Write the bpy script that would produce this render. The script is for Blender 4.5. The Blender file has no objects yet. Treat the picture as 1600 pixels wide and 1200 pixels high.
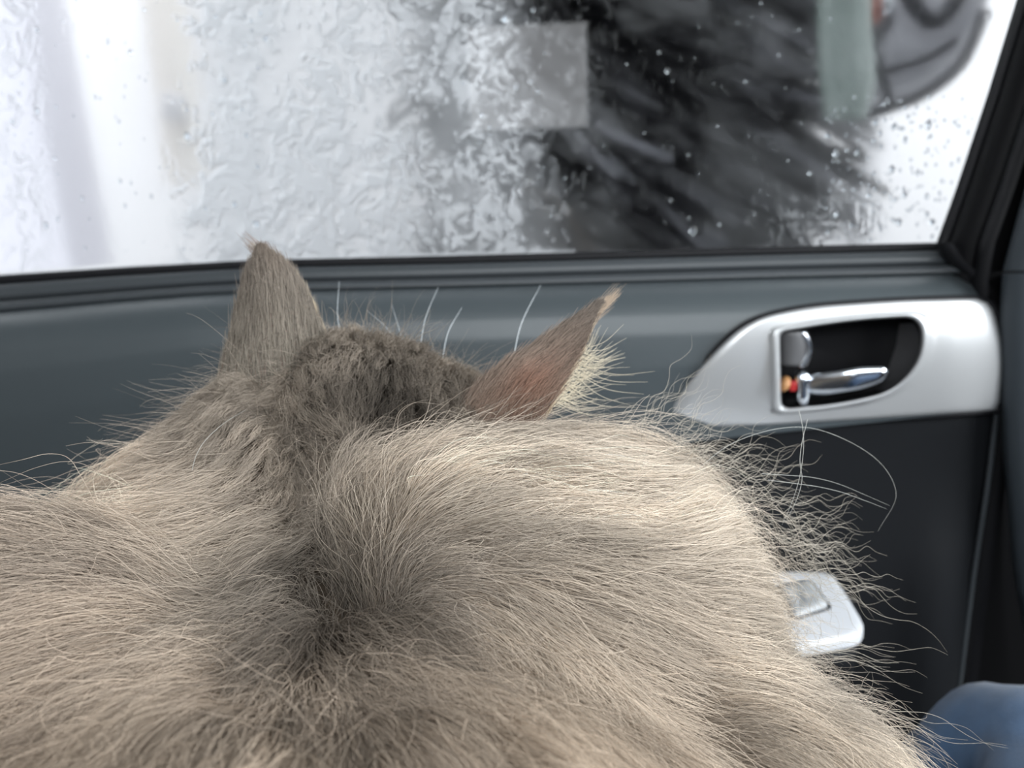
import bpy, bmesh, math
import numpy as np
from mathutils import Vector, Matrix, kdtree

RNG = np.random.default_rng(7)
C = bpy.context.scene.collection
R = math.radians

# ------------------------------------------------------------------ camera
FPX = 1385.0
PITCH, ROLL = R(18.0), R(2.2)
_F = np.array([0, math.cos(PITCH), -math.sin(PITCH)])
_R0 = np.array([1.0, 0, 0]); _U0 = np.array([0, math.sin(PITCH), math.cos(PITCH)])
_RC = math.cos(ROLL)*_R0 - math.sin(ROLL)*_U0
_UC = math.sin(ROLL)*_R0 + math.cos(ROLL)*_U0
cam = bpy.data.objects.new('camera', bpy.data.cameras.new('camera'))
C.objects.link(cam)
cam.matrix_world = Matrix((( _RC[0], _UC[0], -_F[0], 0), (_RC[1], _UC[1], -_F[1], 0), (_RC[2], _UC[2], -_F[2], 0), (0, 0, 0, 1)))
cam.data.sensor_width = 36; cam.data.lens = 36*FPX/1600
cam.data.clip_start = 0.01; cam.data.clip_end = 100
cam.data.dof.use_dof = True; cam.data.dof.focus_distance = 0.29; cam.data.dof.aperture_fstop = 12
bpy.context.scene.camera = cam

# ------------------------------------------------------------------ world, light, exposure
sc = bpy.context.scene
sc.view_settings.view_transform = 'Standard'; sc.view_settings.look = 'None'
sc.view_settings.gamma = 1; sc.view_settings.use_curve_mapping = False
sc.view_settings.exposure = 0.0
w = bpy.data.worlds.new('overcast_sky'); sc.world = w; w.use_nodes = True
bg = w.node_tree.nodes['Background']; bg.inputs[0].default_value = (0.93, 0.96, 1.0, 1); bg.inputs[1].default_value = 2.7

def area(name, loc, aim, sx, sy, power, col=(1, 1, 1)):
    l = bpy.data.lights.new(name, 'AREA'); l.shape = 'RECTANGLE'; l.size = sx; l.size_y = sy
    l.energy = power; l.color = col
    o = bpy.data.objects.new(name, l); C.objects.link(o); o.location = loc
    o.rotation_euler = (Vector(aim)-Vector(loc)).to_track_quat('-Z', 'Y').to_euler()
    return o
area('added_roof_fill', (0.10, -0.28, 0.395), (0.02, 0.25, -0.3), 0.9, 0.55, 15.5, (0.93, 0.97, 1.0))  # added overhead fill below the closed headliner, not an actual roof window
area('daylight_windscreen', (1.25, -0.05, 0.25), (0.2, 0.35, -0.3), 1.1, 0.5, 22.0, (0.92, 0.97, 1.0))

# ------------------------------------------------------------------ helpers
def ray(u, v):
    d = _F*FPX + _RC*(u-800.0) - _UC*(v-600.0)
    return d/FPX
def PY(u, v, y):          # point of the plane y = const seen at (u, v)
    d = ray(u, v); return d*(y/d[1])
def P3(u, v, d):          # point at depth d
    return ray(u, v)*d
def PZ(u, v, z):
    d = ray(u, v); return d*(z/d[2])
def project(p):
    p = np.asarray(p); z = p@_F
    return 800+FPX*(p@_RC)/z, 600-FPX*(p@_UC)/z, z

def smooth(x, a, b):
    t = np.clip((x-a)/(b-a), 0, 1); return t*t*(3-2*t)

def mat(name, col, rough=0.5, metal=0.0, bump=0.0, bscale=300, var=0.0, vscale=20, spec=0.5, coat=0.0, sheen=0.0):
    m = bpy.data.materials.new(name); m.use_nodes = True
    nt = m.node_tree; b = nt.nodes['Principled BSDF']
    b.inputs['Base Color'].default_value = (*col, 1); b.inputs['Roughness'].default_value = rough
    b.inputs['Metallic'].default_value = metal; b.inputs['Specular IOR Level'].default_value = spec
    b.inputs['Coat Weight'].default_value = coat; b.inputs['Sheen Weight'].default_value = sheen
    tc = nt.nodes.new('ShaderNodeTexCoord')
    if bump:
        n = nt.nodes.new('ShaderNodeTexNoise'); n.inputs['Scale'].default_value = bscale; n.inputs['Detail'].default_value = 4
        nt.links.new(tc.outputs['Object'], n.inputs['Vector'])
        bp = nt.nodes.new('ShaderNodeBump'); bp.inputs['Strength'].default_value = bump; bp.inputs['Distance'].default_value = 0.001
        nt.links.new(n.outputs['Fac'], bp.inputs['Height']); nt.links.new(bp.outputs['Normal'], b.inputs['Normal'])
    if var:
        n = nt.nodes.new('ShaderNodeTexNoise'); n.inputs['Scale'].default_value = vscale; n.inputs['Detail'].default_value = 5
        nt.links.new(tc.outputs['Object'], n.inputs['Vector'])
        mx = nt.nodes.new('ShaderNodeMix'); mx.data_type = 'RGBA'
        mx.inputs[6].default_value = (*[c*(1-var) for c in col], 1); mx.inputs[7].default_value = (*[min(1, c*(1+var)) for c in col], 1)
        nt.links.new(n.outputs['Fac'], mx.inputs[0]); nt.links.new(mx.outputs[2], b.inputs['Base Color'])
    return m

def link(name, me, m=None, parent=None):
    o = bpy.data.objects.new(name, me); C.objects.link(o)
    if m is not None: me.materials.append(m)
    if parent is not None: o.parent = parent
    return o
def empty(name, label, cat, loc=(0, 0, 0), group=None, kind=None):
    o = bpy.data.objects.new(name, None); C.objects.link(o); o.location = loc
    o.empty_display_size = 0.02
    tag(o, label, cat, group, kind); return o
def tag(o, label=None, cat=None, group=None, kind=None):
    if label: o['label'] = label
    if cat: o['category'] = cat
    if group: o['group'] = group
    if kind: o['kind'] = kind
    return o
def from_np(name, v, f, m=None, parent=None, sm=True):
    me = bpy.data.meshes.new(name)
    v = np.asarray(v, dtype=float)
    if parent is not None: v = v-np.array(parent.location)
    me.from_pydata([tuple(map(float, p)) for p in v], [], [tuple(map(int, q)) for q in f])
    me.update()
    if sm: me.polygons.foreach_set('use_smooth', [True]*len(me.polygons))
    return link(name, me, m, parent)
def grid_faces(nr, nc, closed=False):
    f = []
    for i in range(nr-1):
        for j in range(nc if closed else nc-1):
            k = (j+1) % nc
            f.append((i*nc+j, i*nc+k, (i+1)*nc+k, (i+1)*nc+j))
    return f
def sheet(name, rows, m, parent=None, flip=False, sm=True, thick=0.0, smooth_angle=None):
    rows = np.asarray(rows, dtype=float); nr, nc = rows.shape[:2]
    f = grid_faces(nr, nc)
    if flip: f = [q[::-1] for q in f]
    o = from_np(name, rows.reshape(-1, 3), f, m, parent, sm)
    if thick:
        md = o.modifiers.new('thickness', 'SOLIDIFY'); md.thickness = thick; md.offset = -1
    return o
def box(name, lo, hi, m, parent=None, bev=0.003, seg=2, rot=None):
    bm = bmesh.new(); bmesh.ops.create_cube(bm, size=1)
    lo = np.array(lo, float); hi = np.array(hi, float)
    c = (lo+hi)/2; s = hi-lo
    for v in bm.verts: v.co = Vector((v.co.x*s[0], v.co.y*s[1], v.co.z*s[2]))
    if bev: bmesh.ops.bevel(bm, geom=list(bm.edges), offset=bev, segments=seg, profile=0.5, affect='EDGES')
    if rot is not None: bmesh.ops.rotate(bm, verts=bm.verts, cent=(0, 0, 0), matrix=rot)
    off = Vector(c) - (Vector(parent.location) if parent is not None else Vector((0, 0, 0)))
    bmesh.ops.translate(bm, verts=bm.verts, vec=off)
    me = bpy.data.meshes.new(name); bm.to_mesh(me); bm.free()
    me.polygons.foreach_set('use_smooth', [True]*len(me.polygons))
    return link(name, me, m, parent)
def tube(pts, rad, nseg=10, cap=True):
    pts = np.asarray(pts, float); n = len(pts)
    rad = np.broadcast_to(np.asarray(rad, float), (n,))
    V = []; up = np.array([0, 0, 1.0])
    t0 = None
    for i in range(n):
        t = pts[min(i+1, n-1)]-pts[max(i-1, 0)]; t = t/np.linalg.norm(t)
        if t0 is None:
            a = np.cross(t, up)
            if np.linalg.norm(a) < 1e-3: a = np.cross(t, np.array([1.0, 0, 0]))
            a /= np.linalg.norm(a)
        else:
            a = a-t*(a@t); a /= np.linalg.norm(a)
        t0 = t; b = np.cross(t, a)
        for k in range(nseg):
            q = 2*math.pi*k/nseg
            V.append(pts[i]+rad[i]*(math.cos(q)*a+math.sin(q)*b))
    F = grid_faces(n, nseg, True)
    if cap:
        F.append(tuple(range(nseg))[::-1]); F.append(tuple(range((n-1)*nseg, n*nseg)))
    return np.array(V), F
def tube_obj(name, pts, rad, m, parent=None, nseg=10):
    V, F = tube(pts, rad, nseg); return from_np(name, V, F, m, parent)
def catmull(pts, n):
    pts = np.asarray(pts, float); P = np.vstack([2*pts[0]-pts[1], pts, 2*pts[-1]-pts[-2]])
    out = []
    ts = np.linspace(0, len(pts)-1-1e-9, n)
    for t in ts:
        i = int(t); f = t-i; a, b, c, d = P[i:i+4]
        out.append(0.5*((2*b)+(c-a)*f+(2*a-5*b+4*c-d)*f*f+(3*b-a-3*c+d)*f**3))
    return np.array(out)
def round_poly(pts, radii, seg=6):
    """2-D polygon with rounded corners -> dense outline."""
    pts = np.asarray(pts, float); n = len(pts); out = []
    for i in range(n):
        p, a, b = pts[i], pts[i-1], pts[(i+1) % n]
        r = radii[i] if hasattr(radii, '__len__') else radii
        da = (a-p); db = (b-p); la = np.linalg.norm(da); lb = np.linalg.norm(db)
        r = min(r, la*0.48, lb*0.48)
        s, e = p+da/la*r, p+db/lb*r
        for k in range(seg+1):
            t = k/seg; out.append((1-t)**2*s+2*t*(1-t)*p+t*t*e)
    return np.array(out)
def resample(loop, n):
    L = np.vstack([loop, loop[:1]]); d = np.r_[0, np.cumsum(np.linalg.norm(np.diff(L, axis=0), axis=1))]
    t = np.linspace(0, d[-1], n, endpoint=False)
    return np.stack([np.interp(t, d, L[:, k]) for k in range(L.shape[1])], 1)

# value noise in numpy
def vnoise(x, y, seed=0):
    r = np.random.default_rng(seed).random((257, 257))
    xi = np.floor(x).astype(int); yi = np.floor(y).astype(int); fx = x-xi; fy = y-yi
    fx = fx*fx*(3-2*fx); fy = fy*fy*(3-2*fy); xi %= 256; yi %= 256
    return (r[yi, xi]*(1-fx)+r[yi, xi+1]*fx)*(1-fy)+(r[yi+1, xi]*(1-fx)+r[yi+1, xi+1]*fx)*fy
def fbm(x, y, seed=0, o=5):
    s = 0; a = 0.5; t = 0
    for k in range(o):
        s = s+a*vnoise(x*2**k, y*2**k, seed+k); t += a; a *= 0.55
    return s/t

# ------------------------------------------------------------------ materials
M = {}
M['panel'] = mat('grained_grey_plastic', (0.072, 0.086, 0.094), 0.36, bump=0.25, bscale=900, spec=0.6)
M['lower'] = mat('dark_grained_plastic', (0.011, 0.012, 0.014), 0.5, bump=0.25, bscale=700, spec=0.25)
M['sill'] = mat('smooth_grey_sill_plastic', (0.060, 0.068, 0.075), 0.40, spec=0.6)
M['rubber'] = mat('black_rubber', (0.010, 0.010, 0.012), 0.55, bump=0.2, bscale=400, spec=0.3)
M['pillar'] = mat('blue_grey_pillar_plastic', (0.045, 0.055, 0.065), 0.55, bump=0.15, bscale=600, spec=0.4)
M['silver'] = mat('satin_silver_plastic', (0.68, 0.69, 0.70), 0.34, metal=0.5, bump=0.03, bscale=1500)
M['chrome'] = mat('chrome', (0.80, 0.84, 0.90), 0.17, metal=1.0)
M['cup'] = mat('matte_black_cup_plastic', (0.008, 0.008, 0.009), 0.5, spec=0.12)
M['red'] = mat('red_plastic', (0.45, 0.03, 0.03), 0.4)
M['button'] = mat('pale_grey_switch_plastic', (0.50, 0.52, 0.54), 0.4, bump=0.05, bscale=800)
M['denim'] = mat('blue_denim', (0.042, 0.092, 0.18), 0.85, bump=0.5, bscale=1400, var=0.35, vscale=60, sheen=0.3)
M['headliner'] = mat('pale_headliner_fabric', (0.42, 0.42, 0.40), 0.9, bump=0.3, bscale=900)
M['seat'] = mat('dark_seat_fabric', (0.05, 0.05, 0.055), 0.9, bump=0.5, bscale=1200, var=0.2, vscale=200)
M['carpet'] = mat('black_carpet', (0.02, 0.02, 0.022), 0.95, bump=0.6, bscale=800)
M['baywall'] = mat('white_wash_bay_cladding', (0.86, 0.85, 0.86), 0.5, var=0.03, vscale=4)
M['beige'] = mat('beige_painted_post', (0.82, 0.78, 0.73), 0.6, var=0.08, vscale=10)
M['concrete'] = mat('wet_concrete', (0.48, 0.48, 0.48), 0.3, var=0.2, vscale=6, bump=0.3, bscale=60)
M['bristle'] = mat('dark_brush_foam', (0.035, 0.038, 0.042), 0.6, var=0.5, vscale=18)
M['bristle_pale'] = mat('pale_soapy_brush_foam', (0.24, 0.24, 0.27), 0.6, var=0.3, vscale=25)
M['machine'] = mat('grey_green_reflection', (0.22, 0.265, 0.25), 0.45, var=0.08, vscale=12)  # tint for the solid strip that stands in for a reflection
M['dark_machine'] = mat('dark_grey_machine_paint', (0.06, 0.06, 0.07), 0.5, var=0.3, vscale=14)

#==SECTION DOOR==
# ------------------------------------------------------------------ car door
YG = 0.745
def sill_v(u):
    return np.interp(u, [-400, 0, 200, 400, 700, 900, 1200, 1460, 1800], [462, 432, 419, 408, 401.5, 396, 387.5, 381, 372])
US = np.concatenate([np.linspace(-350, 1400, 48), np.linspace(1410, 1560, 12)])

def edge_u(v):   # right edge of the door trim, seen as a line down the frame
    return np.interp(v, [380, 400, 440, 466, 500, 560, 640, 760, 900, 1080, 1300], [1462, 1475, 1515, 1540, 1556, 1562, 1560, 1545, 1523, 1500, 1472])
car_door = empty('door_1', 'dark grey moulded car door panel with silver handle surround under the wet window', None, tuple(PY(800, 500, 0.70)), kind='structure')
def strip(dvys, name, m, umax=None, ncol=56, **k):
    rows = []
    for dv, y in dvys:
        row = []
        ue = float(edge_u(sill_v(1460)+dv)) if umax is None else umax
        for u in np.linspace(-350, ue, ncol):
            row.append(PY(u, sill_v(u)+dv*(1.0 if u > 300 else 1+0.15*(300-u)/300), y))
        rows.append(row)
    return sheet(name, rows, m, car_door, **k)
strip([(-2, .752), (-2, .742), (1, .738), (9, .737), (11, .742), (11, .752)], 'window_seal', M['rubber'])
strip([(10, .742), (11, .735), (14, .731), (27, .726), (31, .728), (32.5, .733)], 'sill_lip', M['sill'])
strip([(31, .735), (33, .727), (36, .723), (43, .718), (46, .719), (47.5, .724)], 'sill_trim', M['sill'])
# the upper panel: a rolled shoulder, then a gently hollowed face
def panel_y(dv):
    return np.interp(dv, [46, 49, 56, 66, 80, 100, 130, 180, 240, 300, 420], [.727, .717, .708, .700, .693, .687, .682, .679, .680, .682, .690])
rows = []
for dv in [46, 48, 50, 53, 57, 62, 68, 75, 84, 90]+list(range(96, 301, 6)):
    row = []
    for t in np.linspace(0, 1, 240):
        v0 = sill_v(1460)+dv
        ue = float(edge_u(v0))
        u = -350+(ue+350)*t
        fac = 1.0 if u > 300 else 1+0.15*(300-u)/300
        if dv > 150: fac *= float(np.interp(u, [900, 1080, 1560], [1.0+.45*(dv-150)/180, 1+.0*(dv-150)/180, 1-.16*(dv-150)/180]))
        v = sill_v(u)+dv*fac
        y = float(panel_y(dv))
        # panel rolls back towards its right end
        e = max(0.0, (u-(ue-40))/40.0); y += 0.018*e*e
        row.append(PY(u, v, y))
    rows.append(row)
panel_rows = rows
# lower panel, set back, from under the handle surround down to the floor
rows = []
for k, v in enumerate([646, 652, 660, 680, 720, 780, 850, 930, 1010, 1090, 1200, 1350]):
    row = []
    ue = float(edge_u(v))
    for t in np.linspace(0, 1, 60):
        u = -350+(ue+350)*t
        e = max(0.0, (u-(ue-45))/45.0)
        y = np.interp(v, [600, 660, 700, 800, 1000, 1350], [.690, .690, .692, .694, .688, .680])+0.014*e*e
        y -= 0.020*smooth(u, 1380, 1500)*smooth(v, 760, 950)*(1-e)
        row.append(PY(u, v+(1-t)*45+70*smooth(-u, -1080, -800), y+.004))
    rows.append(row)
sheet('lower_panel', rows, M['lower'], car_door)
# trim edge bead along the right side of the door
pts = [PY(float(edge_u(v))-2, v, .702) for v in np.linspace(470, 1250, 30)]
tube_obj('edge_bead', pts, 0.0022, M['sill'], car_door, 8)

# --- silver handle surround, with the opening
out_uv = round_poly([(1020, 672), (1105, 560), (1170, 500), (1260, 480), (1400, 470), (1546, 466), (1563, 520), (1566, 575), (1560, 641), (1400, 652), (1200, 664)],
                    [16, 60, 50, 60, 60, 26, 30, 30, 10, 60, 60], 6)
in_uv = round_poly([(1217, 518), (1330, 500), (1440, 493), (1441, 560), (1395, 612), (1310, 632), (1219, 640)], [10, 60, 34, 40, 60, 60, 14], 6)
NL = 120
def align(loop, c, n):
    L = resample(loop, 720); a = np.arctan2(L[:, 1]-c[1], L[:, 0]-c[0])
    tgt = np.linspace(-math.pi, math.pi, n, endpoint=False); o = []
    for t in tgt:
        d = np.abs(np.angle(np.exp(1j*(a-t)))); o.append(L[np.argmin(d)])
    return np.array(o)
cc = (1330, 567)
hole = cc+(in_uv-np.array(cc))*1.08
def inside(px, py, poly):
    c = np.zeros(len(px), bool); q = np.roll(poly, 1, 0)
    for (xa, ya), (xb, yb) in zip(poly, q):
        c ^= ((ya > py) != (yb > py)) & (px < (xb-xa)*(py-ya)/(yb-ya if yb != ya else 1e-9)+xa)
    return c
pr_ = np.array(panel_rows); nr_, nc_ = pr_.shape[:2]; pu, pv, _ = project(pr_.reshape(-1, 3)); ins_ = inside(pu, pv, hole)
from_np('upper_panel', pr_.reshape(-1, 3), [q for q in grid_faces(nr_, nc_) if not all(ins_[list(q)])], M['panel'], car_door)
inn = align(in_uv, cc, NL)
# outer loop sampled along the same rays
outl = align(out_uv, cc, NL)
def bez_y(u, v):     # bulging face of the surround
    return 0.668 + 0.012*((v-560)/100.0)**2*0.8 + 0.008*smooth(u, 1480, 1566) + 0.006*smooth(-u, -1200, -1020)
def ringrow(a, b, t, dy):
    q = a*(1-t)+b*t
    return [PY(p[0], p[1], bez_y(p[0], p[1])+dy) for p in q]
rows = [ringrow(outl, inn, 0.0, 0.020), ringrow(outl, inn, 0.0, 0.006), ringrow(outl, inn, 0.025, 0.0015), ringrow(outl, inn, 0.07, 0.0)]
for t in (0.2, 0.35, 0.5, 0.65, 0.78): rows.append(ringrow(outl, inn, t, 0.0))
cen = np.array([cc])
def scaled(l, s): return cen+(l-cen)*s
def lip(s, dy): return [PY(p[0], p[1], bez_y(p[0], p[1])+dy) for p in scaled(inn, s)]
rows += [lip(1.13, -0.0005), lip(1.09, -0.003), lip(1.045, -0.0042), lip(1.015, -0.003), lip(1.0, 0.001), lip(0.99, 0.004)]
f = grid_faces(len(rows), NL, True)
surround = from_np('handle_surround', np.array(rows).reshape(-1, 3), [q[::-1] for q in f], M['silver'], car_door)
tag(surround, 'satin silver handle surround')
# black gap line around the surround
gl = [PY(p[0], p[1], bez_y(p[0], p[1])+0.010) for p in cen+(outl-cen)*1.010]
tube_obj('surround_gap', gl+gl[:1], 0.0030, M['rubber'], car_door, 6)
# handle cup behind the opening
rows = [lip(1.01, 0.002), lip(0.99, 0.010), lip(0.96, 0.022), lip(0.9, 0.032), lip(0.7, 0.036), lip(0.3, 0.037), lip(0.02, 0.037)]
f = grid_faces(len(rows), NL, True)
from_np('handle_cup', np.array(rows).reshape(-1, 3), [q[::-1] for q in f], M['cup'], car_door)
# grey inner fillet on the right side of the cup
rows = []
for t in np.linspace(0, 1, 16):
    v = 505+t*105
    ul = np.interp(v, [505, 540, 575, 610], [1405, 1400, 1388, 1368]); ur = np.interp(v, [505, 520, 560, 590, 610], [1428, 1437, 1437, 1415, 1385])
    rows.append([PY(ul, v, .704), PY(ul+(ur-ul)*.35, v, .694), PY(ul+(ur-ul)*.75, v, .683), PY(ur, v, .674)])
sheet('cup_fillet', rows, mat('grey_cup_plastic', (0.10, 0.10, 0.105), 0.45), car_door)
# chrome lever
lev = []
spine = catmull([(1255, 600), (1290, 596), (1330, 589), (1365, 583), (1388, 578)], 16)
for i, (u, v) in enumerate(spine):
    t = i/15; hw = np.interp(t, [0, .1, .6, .9, 1], [16, 21, 19, 13, 5]); d = np.interp(t, [0, .5, 1], [.690, .676, .672])
    row = []
    for k in range(14):
        q = 2*math.pi*k/14
        row.append(PY(u, v+math.sin(q)*hw+4, d-0.0045*math.cos(q)*np.interp(t, [0, .9, 1], [1, 1, .4])))
    lev.append(row)
f = grid_faces(len(lev), 14, True)+[tuple(range(14))[::-1], tuple(range(15*14, 16*14))]
lever = from_np('door_lever', np.array(lev).reshape(-1, 3), [q[::-1] for q in f], M['chrome'], car_door)
tag(lever, 'chrome pull lever')
# lever pivot
pv = []
for k in range(7):
    t = k/6; pv.append(PY(1252+2*math.sin(t*3), 578+t*56, 0.686-0.004*math.sin(t*math.pi)))
V, F = tube(pv, [.004, .0065, .0058, .0045, .0058, .0065, .004], 12)
from_np('lever_pivot', V, F, M['chrome'], car_door)
# lock tab: grey body with chrome rim and red mark
body = [[PY(np.interp(a, [0, 1], [1221, 1256+8*math.sin(t*math.pi)]), 518+t*52, .688-.006*math.sin(a*math.pi)-.003) for a in np.linspace(0, 1, 8)] for t in np.linspace(0, 1, 12)]
lock = sheet('lock_tab', body, mat('grey_lock_plastic', (0.12, 0.12, 0.125), 0.4), car_door, thick=0.003)
rim = [PY(1250+15*math.sin(t*math.pi*0.95+0.15), 517+t*56, .679) for t in np.linspace(0, 1, 14)]
V, F = tube(rim, [.0012]+[.0022]*12+[.0012], 10)
V = V - np.array(car_door.location)
me = bpy.data.meshes.new('lock_rim'); me.from_pydata([tuple(p) for p in V], [], F); me.update()
me.polygons.foreach_set('use_smooth', [True]*len(me.polygons))
link('lock_rim', me, M['chrome'], lock)
me2 = box('red_mark', PY(1222, 560, .684)-np.array([.0, .002, .0]), PY(1228, 532, .684)+np.array([0, .002, 0]), M['red'], car_door, bev=.0005)
me2.parent = lock
me3 = box('red_pad', PY(1234, 612, .680), PY(1246, 596, .680)+np.array([0, .004, 0]), M['red'], car_door, bev=.001)
V, F = tube([PY(1219+i*4, 597+2*i, .684) for i in range(4)], [.004, .007, .007, .004], 10)
from_np('amber_peg', V, F, mat('amber_plastic', (0.55, 0.28, 0.12), 0.45), car_door)

# --- armrest with switch plate
ZA = PY(1230, 960, 0.60)[2]
ar = []
x0, x1 = -0.35, PZ(1352, 968, ZA)[0]+0.004
yf = PZ(1345, 985, ZA)[1]-0.012
for t in np.linspace(0, 1, 40):
    x = x0+(x1-x0)*t
    e = smooth(x, x1-0.03, x1)
    dy = 0.04*e*e
    zz = ZA-0.006
    ar.append([(x, .70, zz+.003), (x, .66, zz+.001), (x, yf+.02+dy, zz), (x, yf+.006+dy, zz-.002), (x, yf+dy, zz-.010), (x, yf+.002+dy, zz-.03), (x, yf+.03+dy, zz-.06), (x, .70, zz-.07)])
arm = sheet('armrest', ar, M['lower'], car_door, flip=True)
capv = ar[-1]; from_np('armrest_end', capv, [tuple(range(8))], M['lower'], car_door, sm=False)
# switch plate: rounded plate with raised face
pl_uv = [(985, 965), (1210, 890), (1300, 893), (1322, 925), (1352, 975), (1345, 992), (1180, 1025), (1010, 1045)]
pl = np.array([PZ(u, v, ZA)[:2] for u, v in pl_uv])
pl = resample(round_poly(pl, [.012, .02, .008, .02, .008, .008, .02, .012], 6), 72)
pc = pl.mean(0)
rows = []
for s, dz in ((1.0, -.009), (1.0, -.003), (.99, -.001), (.97, 0), (.9, .0002), (.6, .0002), (.02, .0002)):
    rows.append([(*(pc+(p-pc)*s), ZA+dz) for p in pl])
plate = from_np('switch_plate', np.array(rows).reshape(-1, 3), grid_faces(len(rows), 72, True), mat('pale_silver_plate', (0.82, 0.84, 0.88), 0.34, metal=0.15), car_door)
tag(plate, 'pale silver window switch plate')
def switch(uvs, i):
    q = np.array([PZ(u, v, ZA)[:2] for u, v in uvs]); q = resample(round_poly(q, .004, 5), 40); c = q.mean(0)
    rows = []
    for s, dz in ((1.1, .0003), (1.1, .0010), (1.0, .0010), (.99, -.0005)):
        rows.append([(*(c+(p-c)*s), ZA+dz) for p in q])
    fr = from_np('switch_frame', np.array(rows).reshape(-1, 3), grid_faces(len(rows), 40, True), M['cup'], car_door)
    fr.parent = plate; fr.location = (0, 0, 0)
    rows = []
    for s, dz in ((.93, -.001), (.92, .0025), (.86, .0038), (.5, .0030), (.02, .0026)):
        rows.append([(*(c+(p-c)*s), ZA+dz+.0012*((p[0]-c[0])/.02)) for p in q])
    b = from_np('window_switch', np.array(rows).reshape(-1, 3), grid_faces(len(rows), 40, True), M['button'], car_door)
    b.parent = plate
switch([(1215, 918), (1265, 908), (1297, 950), (1240, 968)], 0)
switch([(1135, 945), (1185, 932), (1205, 975), (1150, 990)], 1)
# plate children keep the door's origin
plate_children = [o for o in bpy.data.objects if o.parent == plate]

# ------------------------------------------------------------------ window frame, pillar
def band(name, left, right, ys, vs, m, parent, nseg=5, crown=0.0):
    rows = []
    for v in vs:
        a, b = left(v), right(v); row = []
        for k, t in enumerate(np.linspace(0, 1, nseg)):
            y = ys[0]+(ys[1]-ys[0])*t-crown*math.sin(t*math.pi)
            row.append(PY(a+(b-a)*t, v, y))
        rows.append(row)
    return sheet(name, rows, m, parent)
fr_l = lambda v: float(np.interp(v, [-520, -300, 0, 150, 300, 385, 440], [1750, 1680, 1588, 1542, 1492, 1461, 1452]))
frame = empty('trim_1', 'black window frame rising at the right edge of the side window', None, tuple(PY(1520, 300, .73)), kind='structure')
vs = np.linspace(-520, 470, 34)
band('frame_seal', fr_l, lambda v: fr_l(v)+16, (.748, .733), vs, M['rubber'], frame, 5, .002)
band('frame_trim', lambda v: fr_l(v)+15, lambda v: fr_l(v)+62, (.736, .715), vs, M['cup'], frame, 7, .004)
band('pillar_seal', lambda v: fr_l(v)+60, lambda v: fr_l(v)+92, (.722, .700), vs, M['rubber'], frame, 6, .006)
band('frame_jamb', lambda v: fr_l(v)+84, lambda v: fr_l(v)+330, (.712, .72), vs, M['cup'], frame, 4, 0)
# lower seal between the door edge and the pillar
dl = lambda v: float(edge_u(v))-4
vs2 = np.linspace(380, 1350, 40)
band('door_gap_seal', dl, lambda v: dl(v)+30, (.722, .712), vs2, M['rubber'], frame, 6, .004)
band('door_jamb', lambda v: dl(v)+22, lambda v: dl(v)+110, (.716, .735), vs2, M['cup'], frame, 6, .0)
pil_l = lambda v: float(np.interp(v, [-300, 0, 300, 424, 500, 700, 800, 900, 1040, 1200], [1745, 1668, 1600, 1566, 1560, 1566, 1575, 1583, 1612, 1650]))
pillar = empty('trim_2', 'blue grey plastic pillar cover at the right edge of the picture', None, tuple(PY(1600, 500, .68)), kind='structure')
def pil(name, vs):
    rows = []
    for v in vs:
        a = pil_l(v)
        rows.append([PY(a+d, v, y) for d, y in ((8, .715), (0, .695), (2, .682), (12, .672), (40, .664), (120, .655), (320, .63))])
    return sheet(name, rows, M['pillar'], pillar)
pil('upper_cover', np.linspace(-300, 423, 20)); pil('lower_cover', np.linspace(427, 1300, 24))

#==SECTION GLASS==
# ------------------------------------------------------------------ glass pane
def glass_mat():
    m = bpy.data.materials.new('window_glass'); m.use_nodes = True; nt = m.node_tree; nt.nodes.clear()
    o = nt.nodes.new('ShaderNodeOutputMaterial'); t = nt.nodes.new('ShaderNodeBsdfTransparent'); g = nt.nodes.new('ShaderNodeBsdfGlossy')
    g.inputs['Roughness'].default_value = 0.02; t.inputs[0].default_value = (.93, .95, .95, 1)
    fr = nt.nodes.new('ShaderNodeFresnel'); fr.inputs[0].default_value = 1.8
    mx = nt.nodes.new('ShaderNodeMixShader')
    nt.links.new(fr.outputs[0], mx.inputs[0]); nt.links.new(t.outputs[0], mx.inputs[1]); nt.links.new(g.outputs[0], mx.inputs[2])
    nt.links.new(mx.outputs[0], o.inputs[0]); return m
zt = 0.28
gl = [PY(u, float(sill_v(u))+6, YG) for u in np.linspace(-350, 1470, 20)]
top = [np.array([p[0]+(0.20*(i/19)), YG, zt]) for i, p in enumerate(gl)]
bot = gl
rows = [bot, top]
pane = sheet('window_1', rows, glass_mat(), sm=False)
tag(pane, 'wet side window pane of the car above the dark door panel', None, kind='structure')

#==SECTION CAT==

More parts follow.
